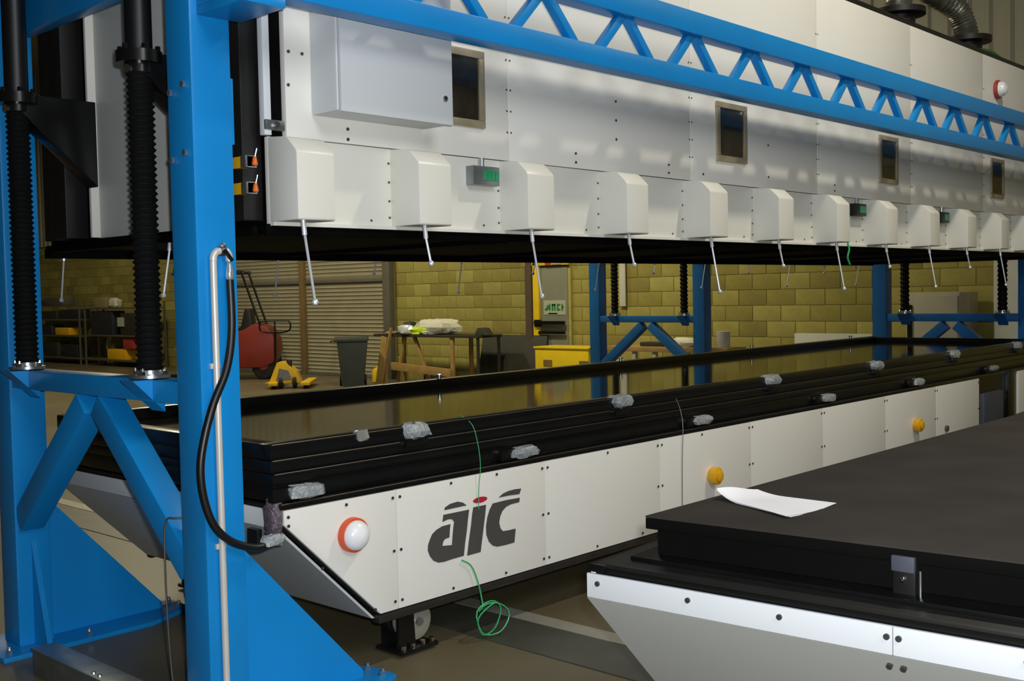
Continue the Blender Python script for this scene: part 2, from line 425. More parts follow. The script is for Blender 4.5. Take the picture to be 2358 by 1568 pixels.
# lattice truss across the front
T = thing('lattice_truss', 'long blue lattice truss running across the front of the press', 'truss', (7.0, 3.27, 2.64))
TY0, TY1 = 3.22, 3.32
build(M().box(2.2, 12.3, TY0, TY1, 2.645, 2.742), 'lower_chord', 'blue_paint', T, .008)
build(M().box(2.2, 12.3, TY0, TY1, 2.918, 3.035), 'upper_chord', 'blue_paint', T, .008)
ym = (TY0 + TY1) / 2
for k in range(-3, 14):
    xa = 4.362 + k * .592
    if xa < 2.5: continue
    for s in (-1, 1):
        build(M().bar((xa + s * .02, ym, 2.925), (xa + s * .205, ym, 2.738), .042, .042, (0, 1, 0)), 'web_bar', 'blue_paint', T, .004)

# ================================================================== PRESS HEAD
H = thing('press_hood', 'huge raised cream press hood with row of boxed covers along its lower edge', 'machine', (7.2, 4.55, 1.86))
HX0, HX1 = 2.5, 11.85
build(M().box(2.53, HX1, 3.632, 5.5, 1.86, 3.58), 'chassis', 'black_matte', H)
build(M().box(2.5, HX1, 3.60, 3.66, 1.845, 1.882), 'edge_rail', 'black_matte', H, .004)
build(M().box(2.5, HX1, 5.46, 5.52, 1.82, 1.87), 'edge_rail', 'black_matte', H, .004)
build(M().box(2.48, 2.54, 3.66, 5.46, 1.845, 1.88), 'edge_rail', 'black_matte', H, .004)
build(M().box(HX1 - .06, HX1, 3.66, 5.46, 1.83, 1.87), 'edge_rail', 'black_matte', H, .004)
for x in (3.9, 5.4, 6.9, 8.4, 9.9):
    build(M().box(x, x + .06, 3.7, 5.44, 1.84, 1.86), 'under_rib', 'black_matte', H)
build(M().box(2.5, HX1, 3.6, 3.66, 3.605, 3.64), 'roof_edge', 'black_deck', H, .004)
build(M().box(2.5, HX1, 3.62, 5.5, 3.58, 3.61), 'roof', 'black_deck', H)
xs = [2.605, 3.885, 5.424, 6.955, 8.485, 10.015, HX1]
for a, b in zip(xs, xs[1:]):
    build(M().box(a + .002, b - .002, 3.6, 3.63, 2.226, 3.602), 'panel', 'cream_panel', H, .002)
build(M().box(2.5, 2.532, 3.592, 3.625, 2.226, 3.60), 'corner_strip', 'white_panel', H, .003)
build(M().box(2.53, 2.545, 3.90, 5.0, 1.895, 3.58), 'end_panel', 'end_grey', H, .003)
build(M().box(2.49, 2.531, 4.985, 5.005, 1.9, 3.58), 'panel_lip', 'cream_panel', H, .002)
build(M().box(2.44, 2.53, 3.66, 3.78, 1.9, 3.56), 'cable_channel', 'black_deck', H, .005)
build(M().box(2.42, 2.53, 5.1, 5.22, 1.9, 3.56), 'cable_channel', 'black_deck', H, .005)
build(M().box(2.46, 2.53, 5.3, 5.42, 1.9, 3.56), 'cable_channel', 'black_deck', H, .005)
hc = build(M().box(2.5, 2.59, 3.585, 3.6, 2.245, 2.285), 'corner_catch', 'steel', H, .004)
build(M().cyl((2.545, 3.59, 2.265), (2.545, 3.57, 2.265), .012, 10), 'catch_screw', 'screw_dark', hc)
for z in (2.12, 2.02):
    cl = build(M().box(2.42, 2.46, 3.60, 3.70, z - .022, z + .022), 'hose_clamp', 'clamp_yellow', H, .003)
    build(M().box(2.415, 2.465, 3.60, 3.636, z - .023, z + .023), 'clamp_band', 'steel', cl, .002)
    kn = build(M().lathe((2.43, 3.562, z - .006), [(.004, .02), (.008, .012), (.012, -.01), (.007, -.015)], 'Z', 12), 'clamp_knob', 'knob_orange', H)
    build(M().cyl((2.43, 3.562, z + .01), (2.44, 3.562, z + .045), .003, 8), 'clamp_lever', 'bright_steel', kn)
# lower boxed covers
seams = [2.517, 3.144, 3.82, 4.575, 5.35]
while seams[-1] < 11.5: seams.append(seams[-1] + .766)
scr = M()
for i, (a, b) in enumerate(zip(seams, seams[1:])):
    b2 = min(b, HX1)
    cv = build(M().box(a + .002, b2 - .002, 3.6, 3.625, 1.886, 2.222), 'lower_cover', 'cover_white', H, .002)
    xa, xb = a - .008 if i else a + .002, a + .178
    arc = [(3.44 - .02 * math.cos(t), 2.155 + .0 + .03 * math.sin(t)) for t in (0, .5, 1.0)]
    prof = [(3.602, 1.892), (3.425, 1.892), (3.42, 1.897), (3.42, 2.145), (3.428, 2.158), (3.475, 2.202), (3.49, 2.21), (3.602, 2.22)]
    hat = M().prism(prof, 'X', xa, xb)
    build(hat, 'box_cover', 'cover_white', cv, .004)
    build(M().box(a + .002, b2 - .002, 3.575, 3.6, 1.878, 1.892), 'cover_lip', 'cover_white', cv)
    for z in (1.93, 2.0, 2.08, 2.16):
        scr.cyl((b2 - .018, 3.6, z), (b2 - .018, 3.597, z), .0055, 8)
    for x in (a + .3, b2 - .12):
        scr.cyl((x, 3.6, 1.915), (x, 3.597, 1.915), .0055, 8)
    # swing bolt under the box
    L = .27 if i % 2 == 0 else .12
    x = a + .05; yb_ = 3.455
    sb = build(M().cyl((x, yb_, 1.892), (x, yb_ - .006, 1.835), .0095, 10), 'swing_bolt', 'rod_silver', H)
    build(M().cyl((x, yb_ - .006, 1.838), (x + .008, yb_ - .006 - L * .16, 1.85 - L), .0055, 8), 'bolt_shank', 'rod_silver', sb)
    build(M().ball((x + .008, yb_ - .006 - L * .16, 1.85 - L), .014, 10), 'bolt_knob', 'rod_silver', sb)
    # matching bolt on the rear edge
    L = .25 if i % 2 == 0 else .12
    x = a + .07
    sb = build(M().cyl((x, 5.49, 1.86), (x, 5.495, 1.81), .009, 8), 'swing_bolt', 'rod_silver', H)
    build(M().cyl((x, 5.495, 1.812), (x - .004, 5.495 + L * .14, 1.86 - L), .0048, 8), 'bolt_shank', 'rod_silver', sb)
    build(M().ball((x - .004, 5.495 + L * .14, 1.86 - L), .012, 8), 'bolt_knob', 'rod_silver', sb)
for yb_ in (4.31,):
    sb = build(M().cyl((2.5, yb_, 1.86), (2.495, yb_, 1.81), .009, 8), 'swing_bolt', 'rod_silver', H)
    build(M().cyl((2.495, yb_, 1.812), (2.46, yb_, 1.62), .005, 8), 'bolt_shank', 'rod_silver', sb)
    build(M().ball((2.46, yb_, 1.62), .012, 8), 'bolt_knob', 'rod_silver', sb)
for x in xs[1:-1]:
    for z in (2.36, 2.46, 2.56, 2.7, 2.9, 3.1, 3.3):
        for s in (-.012, .014): scr.cyl((x + s, 3.6, z), (x + s, 3.597, z), .0045, 8)
for x, z in ((2.625, 2.56), (2.69, 2.56), (2.62, 2.43), (2.91, 2.285), (2.91, 2.243), (4.38, 2.30), (4.38, 2.255), (5.2, 2.30), (5.2, 2.255), (4.72, 2.5), (4.72, 2.6), (4.72, 2.4), (5.55, 2.27), (6.3, 2.5), (6.3, 2.3), (7.2, 2.3), (7.2, 2.26)):
    scr.cyl((x, 3.6, z), (x, 3.596, z), .007, 8)
build(scr, 'screw_heads', 'screw_dark', H, kind='stuff')
# windows in the hood
for a, b in ((3.385, 3.715), (5.69, 6.03), (7.9, 8.225), (10.17, 10.5)):
    z0, z1 = 2.36, 2.712; m = M(); t = .035
    m.box(a, b, 3.585, 3.6, z0, z0 + t).box(a, b, 3.585, 3.6, z1 - t, z1).box(a, a + t, 3.585, 3.6, z0 + t, z1 - t).box(b - t, b, 3.585, 3.6, z0 + t, z1 - t)
    wf = build(m, 'window_frame', 'window_frame', H, .004)
    build(M().box(a + t, b - t, 3.594, 3.6, z0 + t, z1 - t), 'window_pane', 'window_glass', wf)
    build(M().box(a + t + .02, a + t + .035, 3.592, 3.595, z0 + t + .02, z1 - t - .05), 'inner_bar', 'dark_steel', wf)
# control cabinet
cb = build(M().box(2.728, 3.336, 3.435, 3.6, 2.322, 2.92), 'control_cabinet', 'cabinet_grey', H, .012)
cd = build(M().box(2.735, 3.34, 3.415, 3.437, 2.318, 2.925), 'cabinet_door', 'cabinet_grey', cb, .008)
build(M().cyl((3.29, 3.416, 2.427), (3.29, 3.408, 2.427), .013, 14), 'door_lock', 'steel', cb)
build(M().cyl((3.29, 3.409, 2.43), (3.29, 3.406, 2.43), .006, 8), 'lock_slot', 'black_steel', cb)
# status boxes with green display
for a in (3.59, 7.42, 8.95):
    bx = build(M().box(a, a + .172, 3.55, 3.6, 2.095, 2.182), 'indicator_box', 'box_bluegrey' if a < 4 else 'black_deck', H, .004)
    if a < 4:
        bx.data.materials[0] = MATS['galvanised']
    for k in range(4):
        build(M().box(a + .066 + k * .025, a + .087 + k * .025, 3.546, 3.55, 2.118, 2.164), 'green_segment', 'led_green', bx)
    build(M().cyl((a + .085, 3.58, 2.182), (a + .085, 3.58, 2.222), .012, 10), 'cable_conduit', 'steel', bx)
# warning lamp high on the hood
dm = build(M().lathe((10.33, 3.6, 3.33), [(.075, 0), (.085, -.01), (.08, -.03), (.06, -.035)], 'Y', 24), 'lamp_ring', 'red_part', H)
build(M().lathe((10.33, 3.565, 3.33), [(.068, 0), (.064, -.025), (.048, -.05), (.02, -.062), (.001, -.065)], 'Y', 24), 'lamp_dome', 'dome_white', dm)
# green ribbon on the lower edge
build(M().tube(bez([(7.33, 3.575, 1.92), (7.335, 3.56, 1.86), (7.32, 3.565, 1.80), (7.345, 3.56, 1.75)]), .007, 6), 'ribbon', 'green_wire', H)

# extraction ducts on the roof
def duct(x, y, label, bend):
    t = thing('extraction_duct', label, 'duct', (x, y, 3.61), 'roof extraction ducts')
    build(M().lathe((x, y, 3.61), [(.14, 0), (.14, .36), (.23, .37), (.23, .42), (.12, .43)], 'Z', 24), 'duct_collar', 'duct_black', t)
    pts = bez([(x, y, 4.0), (x - .01, y + .02, 4.15), (x - .12, y + .08, 4.33), (x - .5, y + .2, 4.45), (x - 1.4, y + .4, 4.7)] if bend else [(x, y, 4.0), (x, y, 4.6), (x, y, 5.6)], 12)
    R = [.105 + (.012 if k % 2 else 0) for k in range(len(pts))]
    build(M().tube(pts, R, 16), 'flexible_hose', 'duct_foil', t)
duct(11.25, 4.2, 'bent foil extraction duct on black collar, upper right corner on roof', True)
duct(9.65, 4.2, 'black extraction duct collar at the top edge of the press roof', False)
build(M().tube(bez([(10.12, 3.72, 3.645), (10.3, 3.72, 3.685), (10.55, 3.72, 3.70), (10.85, 3.73, 3.67), (11.0, 3.74, 3.64)], 6), .028, 10),
      'green_hose', 'green_strap', None, label='short dark green hose lying on the press roof, far upper right', cat='hose')

# ================================================================== WAGONS
def caster(x, y, t, face=-1):
    b = build(M().box(x - .11, x + .11, y - .09, y + .09, .012, .03), 'wheel_plate', 'black_steel', t, .004)
    for sx in (-.085, -.03, .03, .085):
        build(M().cyl((x + sx, y + face * .07, .03), (x + sx, y + face * .07, .05), .012, 6), 'plate_bolt', 'bright_steel', b)
    for s in (-.05, .05):
        build(M().prism([(x - .1, .03), (x + .0, .03), (x - .01, .2), (x - .1, .2)], 'Y', y + s - .008, y + s + .008), 'wheel_fork', 'black_steel', b)
    x += .03
    build(M().lathe((x, y, .13), [(.05, -.04), (.085, -.035), (.09, 0), (.085, .035), (.05, .04)], 'Y', 24), 'wheel', 'rail_light', b)
    build(M().cyl((x, y - .06, .13), (x, y + .06, .13), .018, 10), 'axle', 'steel', b)
def wagon(t, X0, X1, Y0, Y1, cuts, pm='cream_panel', endm='white_panel', gap_end=None, inset=.03):
    # black inner chassis
    build(M().prism([(X0 + .02, .78), (X0 + .02, .69), (X0 + .5, .235), (X1 - .5, .235), (X1 - .02, .69), (X1 - .02, .78)], 'Y', Y0 + .02, Y1 - .02), 'chassis', 'black_steel', t)
    for y, s in ((Y0, 1), (Y1, -1)):
        for i, (a, b) in enumerate(zip(cuts, cuts[1:])):
            if gap_end and gap_end[0] - .01 < a < gap_end[1] - .01: continue
            if i == 0: poly = [(X0 + .022, .762), (X0 + .022, .705), (X0 + .5, .245), (b - .002, .245), (b - .002, .762)]
            elif i == len(cuts) - 2: poly = [(a + .002, .762), (a + .002, .245), (X1 - .5, .245), (X1 - .022, .705), (X1 - .022, .762)]
            else: poly = [(a + .002, .762), (a + .002, .245), (b - .002, .245), (b - .002, .762)]
            build(M().prism(poly, 'Y', y, y + s * .02), 'side_panel', pm, t, .0015)
        build(M().box(X0 + .49, X1 - .49, y, y + s * .05, .2, .24), 'bottom_rail', 'dark_steel', t, .012)
        build(M().box(X0 + .006, X1 - .006, y + s * .002, y + s * .06, .766, .79), 'ledge', 'black_steel', t, .004)
    for x, s in ((X0, 1), (X1, -1)):
        ya, yz = Y0 + inset, Y1 - inset
        build(M().box(min(x, x + s * .012), max(x, x + s * .012), ya, yz, .69, .762), 'end_strip', endm, t, .002)
        build(M().prism([(x, .688), (x + s * .015, .688), (x + s * .49, .225), (x + s * .475, .225)], 'Y', ya, yz), 'end_panel', 'end_grey', t)
    for x in (X0 + .76, (X0 + X1) / 2, X1 - .76):
        for y in (Y0 + .13, Y1 - .13):
            caster(x, y, t, -1 if y < (Y0 + Y1) / 2 else 1)

W1 = thing('press_table', 'long black-topped press table with cream side panels under the raised hood', 'machine', (7.2, 4.55, 0))
cuts = [2.52, 3.122, 4.095, 5.073, 6.05, 7.0, 8.0, 8.95, 9.90, 10.9, 11.85]
wagon(W1, 2.52, 11.85, 3.6, 5.55, cuts, 'cream_panel', 'white_panel', gap_end=(9.9, 10.9))
build(M().box(9.97, 10.45, 3.58, 3.66, .27, .62), 'junction_box', 'box_bluegrey', W1, .006)
build(M().box(10.6, 10.75, 3.585, 3.63, .1, .78), 'support_leg', 'black_steel', W1, .005)
# black upper tier with grooves, rim and polished top
for nm, a, b, z0, z1, ins in (('tier', 2.53, 11.84, .79, .862, .05), ('tier_tube', 2.52, 11.85, .862, .905, .035), ('tier', 2.52, 11.85, .905, .957, .05), ('tier_groove', 2.53, 11.84, .957, .962, .06)):
    build(M().box(a, b, 3.6 + ins, 5.55 - ins, z0, z1), nm, 'black_steel', W1, .008 if 'groove' not in nm else 0)
RZ = 1.022
for a, b, c, d in ((2.52, 11.85, 3.65, 3.73), (2.52, 11.85, 5.42, 5.50), (2.52, 2.60, 3.73, 5.42), (11.77, 11.85, 3.73, 5.42)):
    build(M().box(a, b, c, d, .962, RZ if c != 5.42 else 1.03), 'rim', 'black_steel', W1, .007)
build(M().box(2.60, 11.77, 3.73, 5.42, .955, .975), 'polished_top', 'black_gloss', W1)
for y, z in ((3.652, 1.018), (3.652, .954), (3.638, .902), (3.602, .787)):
    build(M().tube([(2.53, y, z), (11.84, y, z)], .0032, 6), 'edge_highlight', 'dark_steel', W1)  # lamp highlights along the black edges, modelled as thin paler strips
scr = M()
for i, x in enumerate(cuts[1:-2]):
    for z in (.28, .5, .73):
        for s in (-.02, .02): scr.cyl((x + s, 3.6, z), (x + s, 3.596, z), .007, 8)
for x, z in ((2.56, .735), (2.56, .70), (2.72, .50), (2.85, .74), (2.99, .27), (3.45, .745), (3.75, .745), (3.45, .265), (3.8, .265), (4.6, .745), (5.5, .745), (4.5, .265), (4.9, .265), (6.5, .26), (7.5, .26)):
    scr.cyl((x, 3.6, z), (x, 3.596, z), .007, 8)
build(scr, 'screw_heads', 'screw_dark', W1, kind='stuff')
for x in (3.29, 4.79, 6.4, 7.94, 9.46, 11.0):   # wrapped catches on the upper edge
    cl = build(M().lumpy((x, 3.655, .998), .16, .10, .07, int(x * 10), 12), 'wrapped_catch', 'bubble_wrap', W1)
    build(M().box(x - .08, x + .05, 3.62, 3.66, .93, .97), 'catch_plate', 'black_steel', cl, .004)
for x in (2.66, 3.96, 5.53, 7.1, 8.64, 10.27):  # and on the lower ledge
    cl = build(M().lumpy((x, 3.62, .825), .18, .08, .055, int(x * 17), 12), 'wrapped_catch', 'bubble_wrap', W1)
    build(M().box(x - .16, x - .06, 3.612, 3.65, .795, .85), 'catch_plate', 'black_steel', cl, .004)
build(M().lumpy((2.985, 3.66, 1.01), .07, .05, .05, 3), 'wrapped_latch', 'silver_fitting', W1)
for x in (5.12, 7.13, 9.16, 11.2):
    build(M().lathe((x, 5.43, 1.03), [(.012, 0), (.012, .02), (.022, .022), (.022, .03), (.01, .034)], 'Z', 12), 'locating_peg', 'steel', W1)
build(M().lumpy((2.525, 3.65, .735), .055, .08, .15, 31, 14), 'wrapped_corner', 'purple_wrap', W1)
build(M().box(2.495, 2.52, 3.72, 3.79, .60, .68), 'socket', 'black_rubber', W1, .004)
# warning lamp and yellow buttons
rg = build(M().lathe((2.872, 3.6, .613), [(.07, 0), (.0725, -.004), (.0715, -.03), (.06, -.032)], 'Y', 32), 'lamp_ring', 'ring_orange', W1)
build(M().lathe((2.872, 3.58, .613), [(.06, 0), (.0625, -.014), (.058, -.032), (.046, -.046), (.028, -.055), (.012, -.059), (.001, -.06)], 'Y', 32), 'lamp_dome', 'dome_white', rg)
for x, z in ((5.595, .49), (8.53, .493)):
    pbt = build(M().lathe((x, 3.6, z), [(.045, 0), (.052, -.012), (.052, -.05), (.042, -.056)], 'Y', 20), 'stop_button', 'button_yellow', W1)
    build(M().lathe((x, 3.546, z), [(.03, 0), (.034, -.012), (.026, -.016)], 'Y', 20), 'button_cap', 'button_yellow', pbt)
build(M().lathe((9.15, 3.6, .40), [(.025, 0), (.025, -.02), (.015, -.024)], 'Y', 14), 'plug', 'column_brown', W1)
# company lettering on the second panel
LOGO = dict(
 a=[(3.399, 0.609), (3.481, 0.608), (3.562, 0.607), (3.553, 0.566), (3.543, 0.508), (3.531, 0.457), (3.521, 0.4), (3.45, 0.399), (3.398, 0.396), (3.362, 0.399), (3.332, 0.413), (3.311, 0.437), (3.299, 0.465), (3.301, 0.488), (3.312, 0.511), (3.328, 0.534), (3.355, 0.549), (3.391, 0.559), (3.441, 0.56), (3.436, 0.533), (3.433, 0.501), (3.405, 0.498), (3.393, 0.488), (3.388, 0.47), (3.448, 0.463), (3.453, 0.504), (3.46, 0.546), (3.465, 0.566), (3.451, 0.581), (3.428, 0.584), (3.392, 0.578)],
 acap=[(3.408, 0.64), (3.442, 0.652), (3.49, 0.655), (3.522, 0.646), (3.547, 0.629), (3.473, 0.629), (3.407, 0.629)],
 i=[(3.59, 0.613), (3.674, 0.612), (3.666, 0.565), (3.649, 0.484), (3.631, 0.397), (3.543, 0.396), (3.558, 0.47), (3.573, 0.533), (3.582, 0.585)],
 c=[(3.719, 0.611), (3.811, 0.613), (3.908, 0.61), (3.903, 0.589), (3.846, 0.588), (3.81, 0.581), (3.783, 0.564), (3.767, 0.54), (3.76, 0.513), (3.768, 0.485), (3.785, 0.468), (3.82, 0.466), (3.874, 0.465), (3.863, 0.4), (3.805, 0.399), (3.743, 0.401), (3.713, 0.412), (3.688, 0.435), (3.672, 0.471), (3.671, 0.51), (3.681, 0.551), (3.697, 0.584)],
 ccap=[(3.761, 0.633), (3.79, 0.647), (3.826, 0.654), (3.876, 0.656), (3.919, 0.653), (3.906, 0.628), (3.834, 0.632)],
 dot=[(3.683, 0.642), (3.682, 0.638), (3.677, 0.634), (3.667, 0.631), (3.654, 0.628), (3.64, 0.627), (3.625, 0.628), (3.612, 0.629), (3.6, 0.632), (3.593, 0.636), (3.589, 0.64), (3.59, 0.644), (3.595, 0.648), (3.605, 0.651), (3.617, 0.654), (3.632, 0.655), (3.647, 0.654), (3.66, 0.653), (3.672, 0.65), (3.68, 0.646)])
for k, p in LOGO.items():
    build(M().prism(p, 'Y', 3.598, 3.6), 'logo_dot' if k == 'dot' else 'logo_letter', 'logo_red' if k == 'dot' else 'logo_grey', W1, smooth=False)
# green wire over the side with a coil
pts = bez([(3.62, 3.70, 1.03), (3.625, 3.63, .99), (3.63, 3.60, .90), (3.628, 3.585, .8), (3.622, 3.592, .7), (3.618, 3.593, .6)])
build(M().tube(pts, .0019, 6), 'green_wire', 'green_wire', None, label='thin green wire running over the table edge above the logo', cat='wire')
pts = [(3.50, 3.592, .385), (3.56, 3.59, .345), (3.60, 3.585, .25), (3.61, 3.57, .15)]
pts = bez(pts, 6)
cx, cz = 3.64, .092
n = 44
for k in range(n):
    a = math.pi * .8 - 2 * math.pi * 2.2 * k / n
    pts.append(Vector((cx + (.092 + .008 * math.sin(k)) * math.cos(a), 3.56 - .03 * math.cos(a * .5) - .02 * k / n, cz + (.078 + .006 * math.cos(k * .7)) * math.sin(a))))
cw = build(M().tube(pts, .0035, 6), 'coiled_wire', 'green_wire', None, label='coil of green wire hanging below the table by the floor', cat='wire')
pts = bez([(5.30, 3.64, .97), (5.30, 3.61, .9), (5.295, 3.592, .8), (5.285, 3.594, .6), (5.28, 3.594, .3)])
build(M().tube(pts, .0022, 6), 'grey_wire', 'screw_dark', None, label='thin grey wire hanging down the middle of the table side', cat='wire')

# near wagon, lower right
W2 = thing('low_wagon', 'low wagon with white edge strip in the lower right foreground', 'trolley', (0, 0, 0))
wagon(W2, 2.52, 11.85, .13, 2.07, [2.52, 3.12, 4.1, 5.07, 6.05, 7.0, 8.0, 8.95, 9.9, 10.9, 11.85], 'white_panel', 'white_panel', inset=0)
build(M().box(2.54, 11.83, .15, 2.05, .775, .792), 'deck', 'black_deck', W2, .003)
build(M().box(2.62, 11.75, .22, 1.98, .792, .806), 'deck_frame', 'black_steel', W2, .003)
scr = M()
for y in (2.03, 1.725, 1.45, 1.165, 1.135, .84, .5):
    scr.cyl((2.52, y, .735), (2.514, y, .735), .008, 10)
for y in (1.17, 1.135): scr.cyl((2.555, y, .655), (2.545, y, .65), .008, 10)
build(scr, 'screw_heads', 'screw_dark', W2, kind='stuff')
build(M().box(2.5185, 2.5205, 1.1495, 1.1505, .69, .762), 'strip_joint', 'screw_dark', W2)
ANG = math.radians(3.6)
W2.rotation_euler = (0, 0, ANG)
pv = Vector((2.52, 2.07, 0)); rp = Matrix.Rotation(ANG, 3, 'Z') @ pv
W2.location = Vector((2.535, 2.07, 0)) - rp
# dark slab on the wagon
SL = thing('dark_slab', 'large dark foam slab lying on the low foreground wagon', 'slab', (5.5, 1.1, .806))
fp = [(2.70, 1.93), (2.83, .55), (2.86, .26), (9.0, .5), (9.0, 1.93)]
fp2 = [(2.675, 1.955), (2.80, .55), (2.835, .22), (9.03, .48), (9.03, 1.955)]
build(M().prism(fp, 'Z', .806, .885), 'slab_body', 'foam_side', SL, .006)
build(M().prism(fp2, 'Z', .885, .919), 'slab_cover', 'foam_side', SL, .005)
build(M().prism(fp2, 'Z', .919, .925), 'slab_top', 'dark_foam', SL, .002)
lt = build(M().box(2.735, 2.775, 1.155, 1.215, .80, .905), 'latch', 'black_deck', SL, .004)
build(M().box(2.725, 2.74, 1.155, 1.215, .865, .905), 'latch_hook', 'box_bluegrey', lt, .003)
build(M().ball((2.733, 1.187, .845), .009, 10), 'latch_bolt', 'bright_steel', lt)
build(M().cyl((2.735, 1.142, .80), (2.735, 1.142, .872), .003, 6), 'latch_pin', 'steel', lt)
# loose papers
pp = M(); nx, ny = 14, 10
A, B, Cc, D = Vector((3.03, 1.93)), Vector((3.195, 1.878)), Vector((3.158, 1.581)), Vector((2.884, 1.60))
vs = []
for i in range(nx + 1):
    for j in range(ny + 1):
        u, v = i / nx, j / ny
        p = (A * (1 - u) + D * u) * (1 - v) + (B * (1 - u) + Cc * u) * v
        d = max(0, .35 - u) / .35
        vs.append((p.x, p.y, .929 + .03 * d * d * (1 - .6 * v) + .004 * math.sin(5 * v + 2 * u)))
fs = [(i * (ny + 1) + j, i * (ny + 1) + j + 1, (i + 1) * (ny + 1) + j + 1, (i + 1) * (ny + 1) + j) for i in range(nx) for j in range(ny)]
def sheet(dz, s):
    m = M(); c = Vector((3.06, 1.75, 0))
    top = [c + (Vector(v) - c) * s for v in vs]; top = [Vector((v.x, v.y, w_[2] + dz)) for v, w_ in zip(top, vs)]
    k = len(vs)
    m.add(list(top) + [v - Vector((0, 0, .0012)) for v in top], fs + [[i + k for i in f[::-1]] for f in fs])
    return m
build(sheet(.0, 1.0), 'paper_sheet', 'paper', None, label='top white sheet of paper curling up on the dark slab', cat='paper', group='loose papers on the slab')
build(sheet(-.003, .985).rot(.05, (3.06, 1.75, 0)), 'paper_sheet', 'paper', None, label='white sheet peeking out beneath the top paper on the dark slab', cat='paper', group='loose papers on the slab')

# ================================================================== PIPEWORK ON NEAR POST
AP = thing('air_pipe', 'pale grey air pipe with stop valve clipped to the nearest blue post', 'pipe', (2.17, 3.465, 0))
yp = 3.463
build(M().cyl((2.175, yp, .02), (2.175, yp, 1.735), .0125, 14), 'riser', 'pipe_grey', AP)
build(M().tube(bez([(2.175, yp, 1.735), (2.178, yp, 1.755), (2.19, yp, 1.768), (2.205, yp, 1.77)]), .0135, 12), 'elbow', 'pipe_grey', AP)
build(M().tube(bez([(2.222, yp, 1.77), (2.232, yp, 1.768), (2.24, yp, 1.755), (2.241, yp, 1.735)]), .0135, 12), 'elbow', 'pipe_grey', AP)
vb = build(M().cyl((2.203, yp, 1.77), (2.225, yp, 1.77), .017, 8), 'valve', 'dark_steel', AP)
build(M().bar((2.21, yp - .02, 1.775), (2.238, yp - .025, 1.735), .008, .012), 'valve_handle', 'black_steel', vb)
build(M().lathe((2.215, yp, 1.785), [(.012, 0), (.014, .008), (.008, .016)], 'Z', 10), 'valve_knob', 'steel', vb)
build(M().lathe((2.241, yp, 1.67), [(.012, 0), (.015, .01), (.013, .03), (.009, .05), (.007, .068)], 'Z', 12), 'hose_tail', 'silver_fitting', AP)
for z in (1.35, .7):
    build(M().box(2.155, 2.195, 3.468, 3.48, z, z + .02), 'pipe_clip', 'pipe_grey', AP, .002)
P = [(527, 655), (526, 760), (508, 850), (474, 930), (450, 1010), (442, 1080), (450, 1150), (472, 1210), (510, 1250), (560, 1270), (600, 1266)]
HP = [(2.241, 1.668), (2.237, 1.49), (2.205, 1.35), (2.143, 1.228), (2.10, 1.10), (2.083, .995), (2.096, .885), (2.135, .788), (2.205, .722), (2.30, .685), (2.365, .69)]
HY = [3.463, 3.455, 3.445, 3.44, 3.44, 3.44, 3.44, 3.44, 3.44, 3.44, 3.44]
AH = thing('air_hose', 'black rubber hose looping down the front of the nearest post', 'hose', (2.15, 3.44, .68))
build(M().tube(bez([(p[0], y, p[1]) for p, y in zip(HP, HY)], 8), .0145, 12), 'hose_body', 'black_rubber', AH)
build(M().lumpy((2.375, 3.44, .70), .09, .05, .045, 8, 12), 'wrapped_end', 'bubble_wrap', AH)
build(M().tube(bez([(2.2, 3.66, .78), (2.13, 3.70, .79), (2.105, 3.73, .77), (2.10, 3.735, .6), (2.105, 3.73, .3), (2.12, 3.72, .02)]), .004, 8), 'thin_cable', 'screw_dark', None,
      label='thin grey cable hanging behind the nearest blue post to the floor', cat='cable')
# galvanised trunking on the floor
GT = thing('cable_trunking', 'galvanised cable trunking on the floor between the frame posts', 'trunking', (2.06, 4.3, 0))
build(M().box(2.02, 2.11, 3.87, 4.72, 0, .11), 'trunk_body', 'galvanised', GT, .004)
build(M().box(2.01, 2.12, 3.87, 4.72, .11, .122), 'trunk_lid', 'galvanised', GT, .002)
for y in (4.15, 4.2): build(M().cyl((2.035, y, .122), (2.035, y, .127), .008, 8), 'lid_screw', 'bright_steel', GT)

# ================================================================== BACKGROUND
# forklift
F = thing('forklift', 'dark red forklift truck parked in front of the roller shutter', 'forklift', (12.4, 19.0, 0))
build(M().prism([(17.72, .35), (17.62, .62), (17.66, .86), (17.85, 1.12), (18.2, 1.2), (18.55, 1.05), (19.9, .95), (20.1, .5), (20.1, .25), (18.0, .25)], 'X', 11.95, 12.95), 'body', 'forklift_red', F, .05)
build(M().prism([(18.3, 1.1), (18.35, 1.5), (18.5, 1.52), (18.62, 1.12), (19.2, 1.05), (19.2, .98), (18.3, 1.0)], 'X', 12.15, 12.75), 'seat', 'black_rubber', F, .03)
for x in (12.0, 12.9):
    build(M().bar((x, 18.05, 1.15), (x, 18.52, 2.3), .05, .09, (1, 0, 0)), 'guard_pillar', 'black_steel', F, .008)
    build(M().bar((x, 19.9, .95), (x, 19.55, 2.3), .05, .07, (1, 0, 0)), 'guard_pillar', 'black_steel', F, .008)
    build(M().box(x - .03, x + .03, 18.45, 19.62, 2.26, 2.33), 'guard_rail', 'black_steel', F, .006)
for k in range(6):
    y = 18.55 + k * .19
    build(M().box(12.0, 12.9, y, y + .04, 2.28, 2.31), 'guard_bar', 'black_steel', F)
for x in (12.0, 12.8):
    for y, r in ((18.0, .33), (19.7, .34)):
        wl = build(M().lathe((x, y, r), [(.14, -.02), (r * .93, 0), (r, .03), (r, .15), (r * .93, .18), (.14, .2)], 'X', 24), 'wheel', 'tyre', F)
        build(M().lathe((x - .03, y, r), [(.13, 0), (.13, .02), (.05, .01)], 'X', 16), 'hub', 'forklift_red', wl)
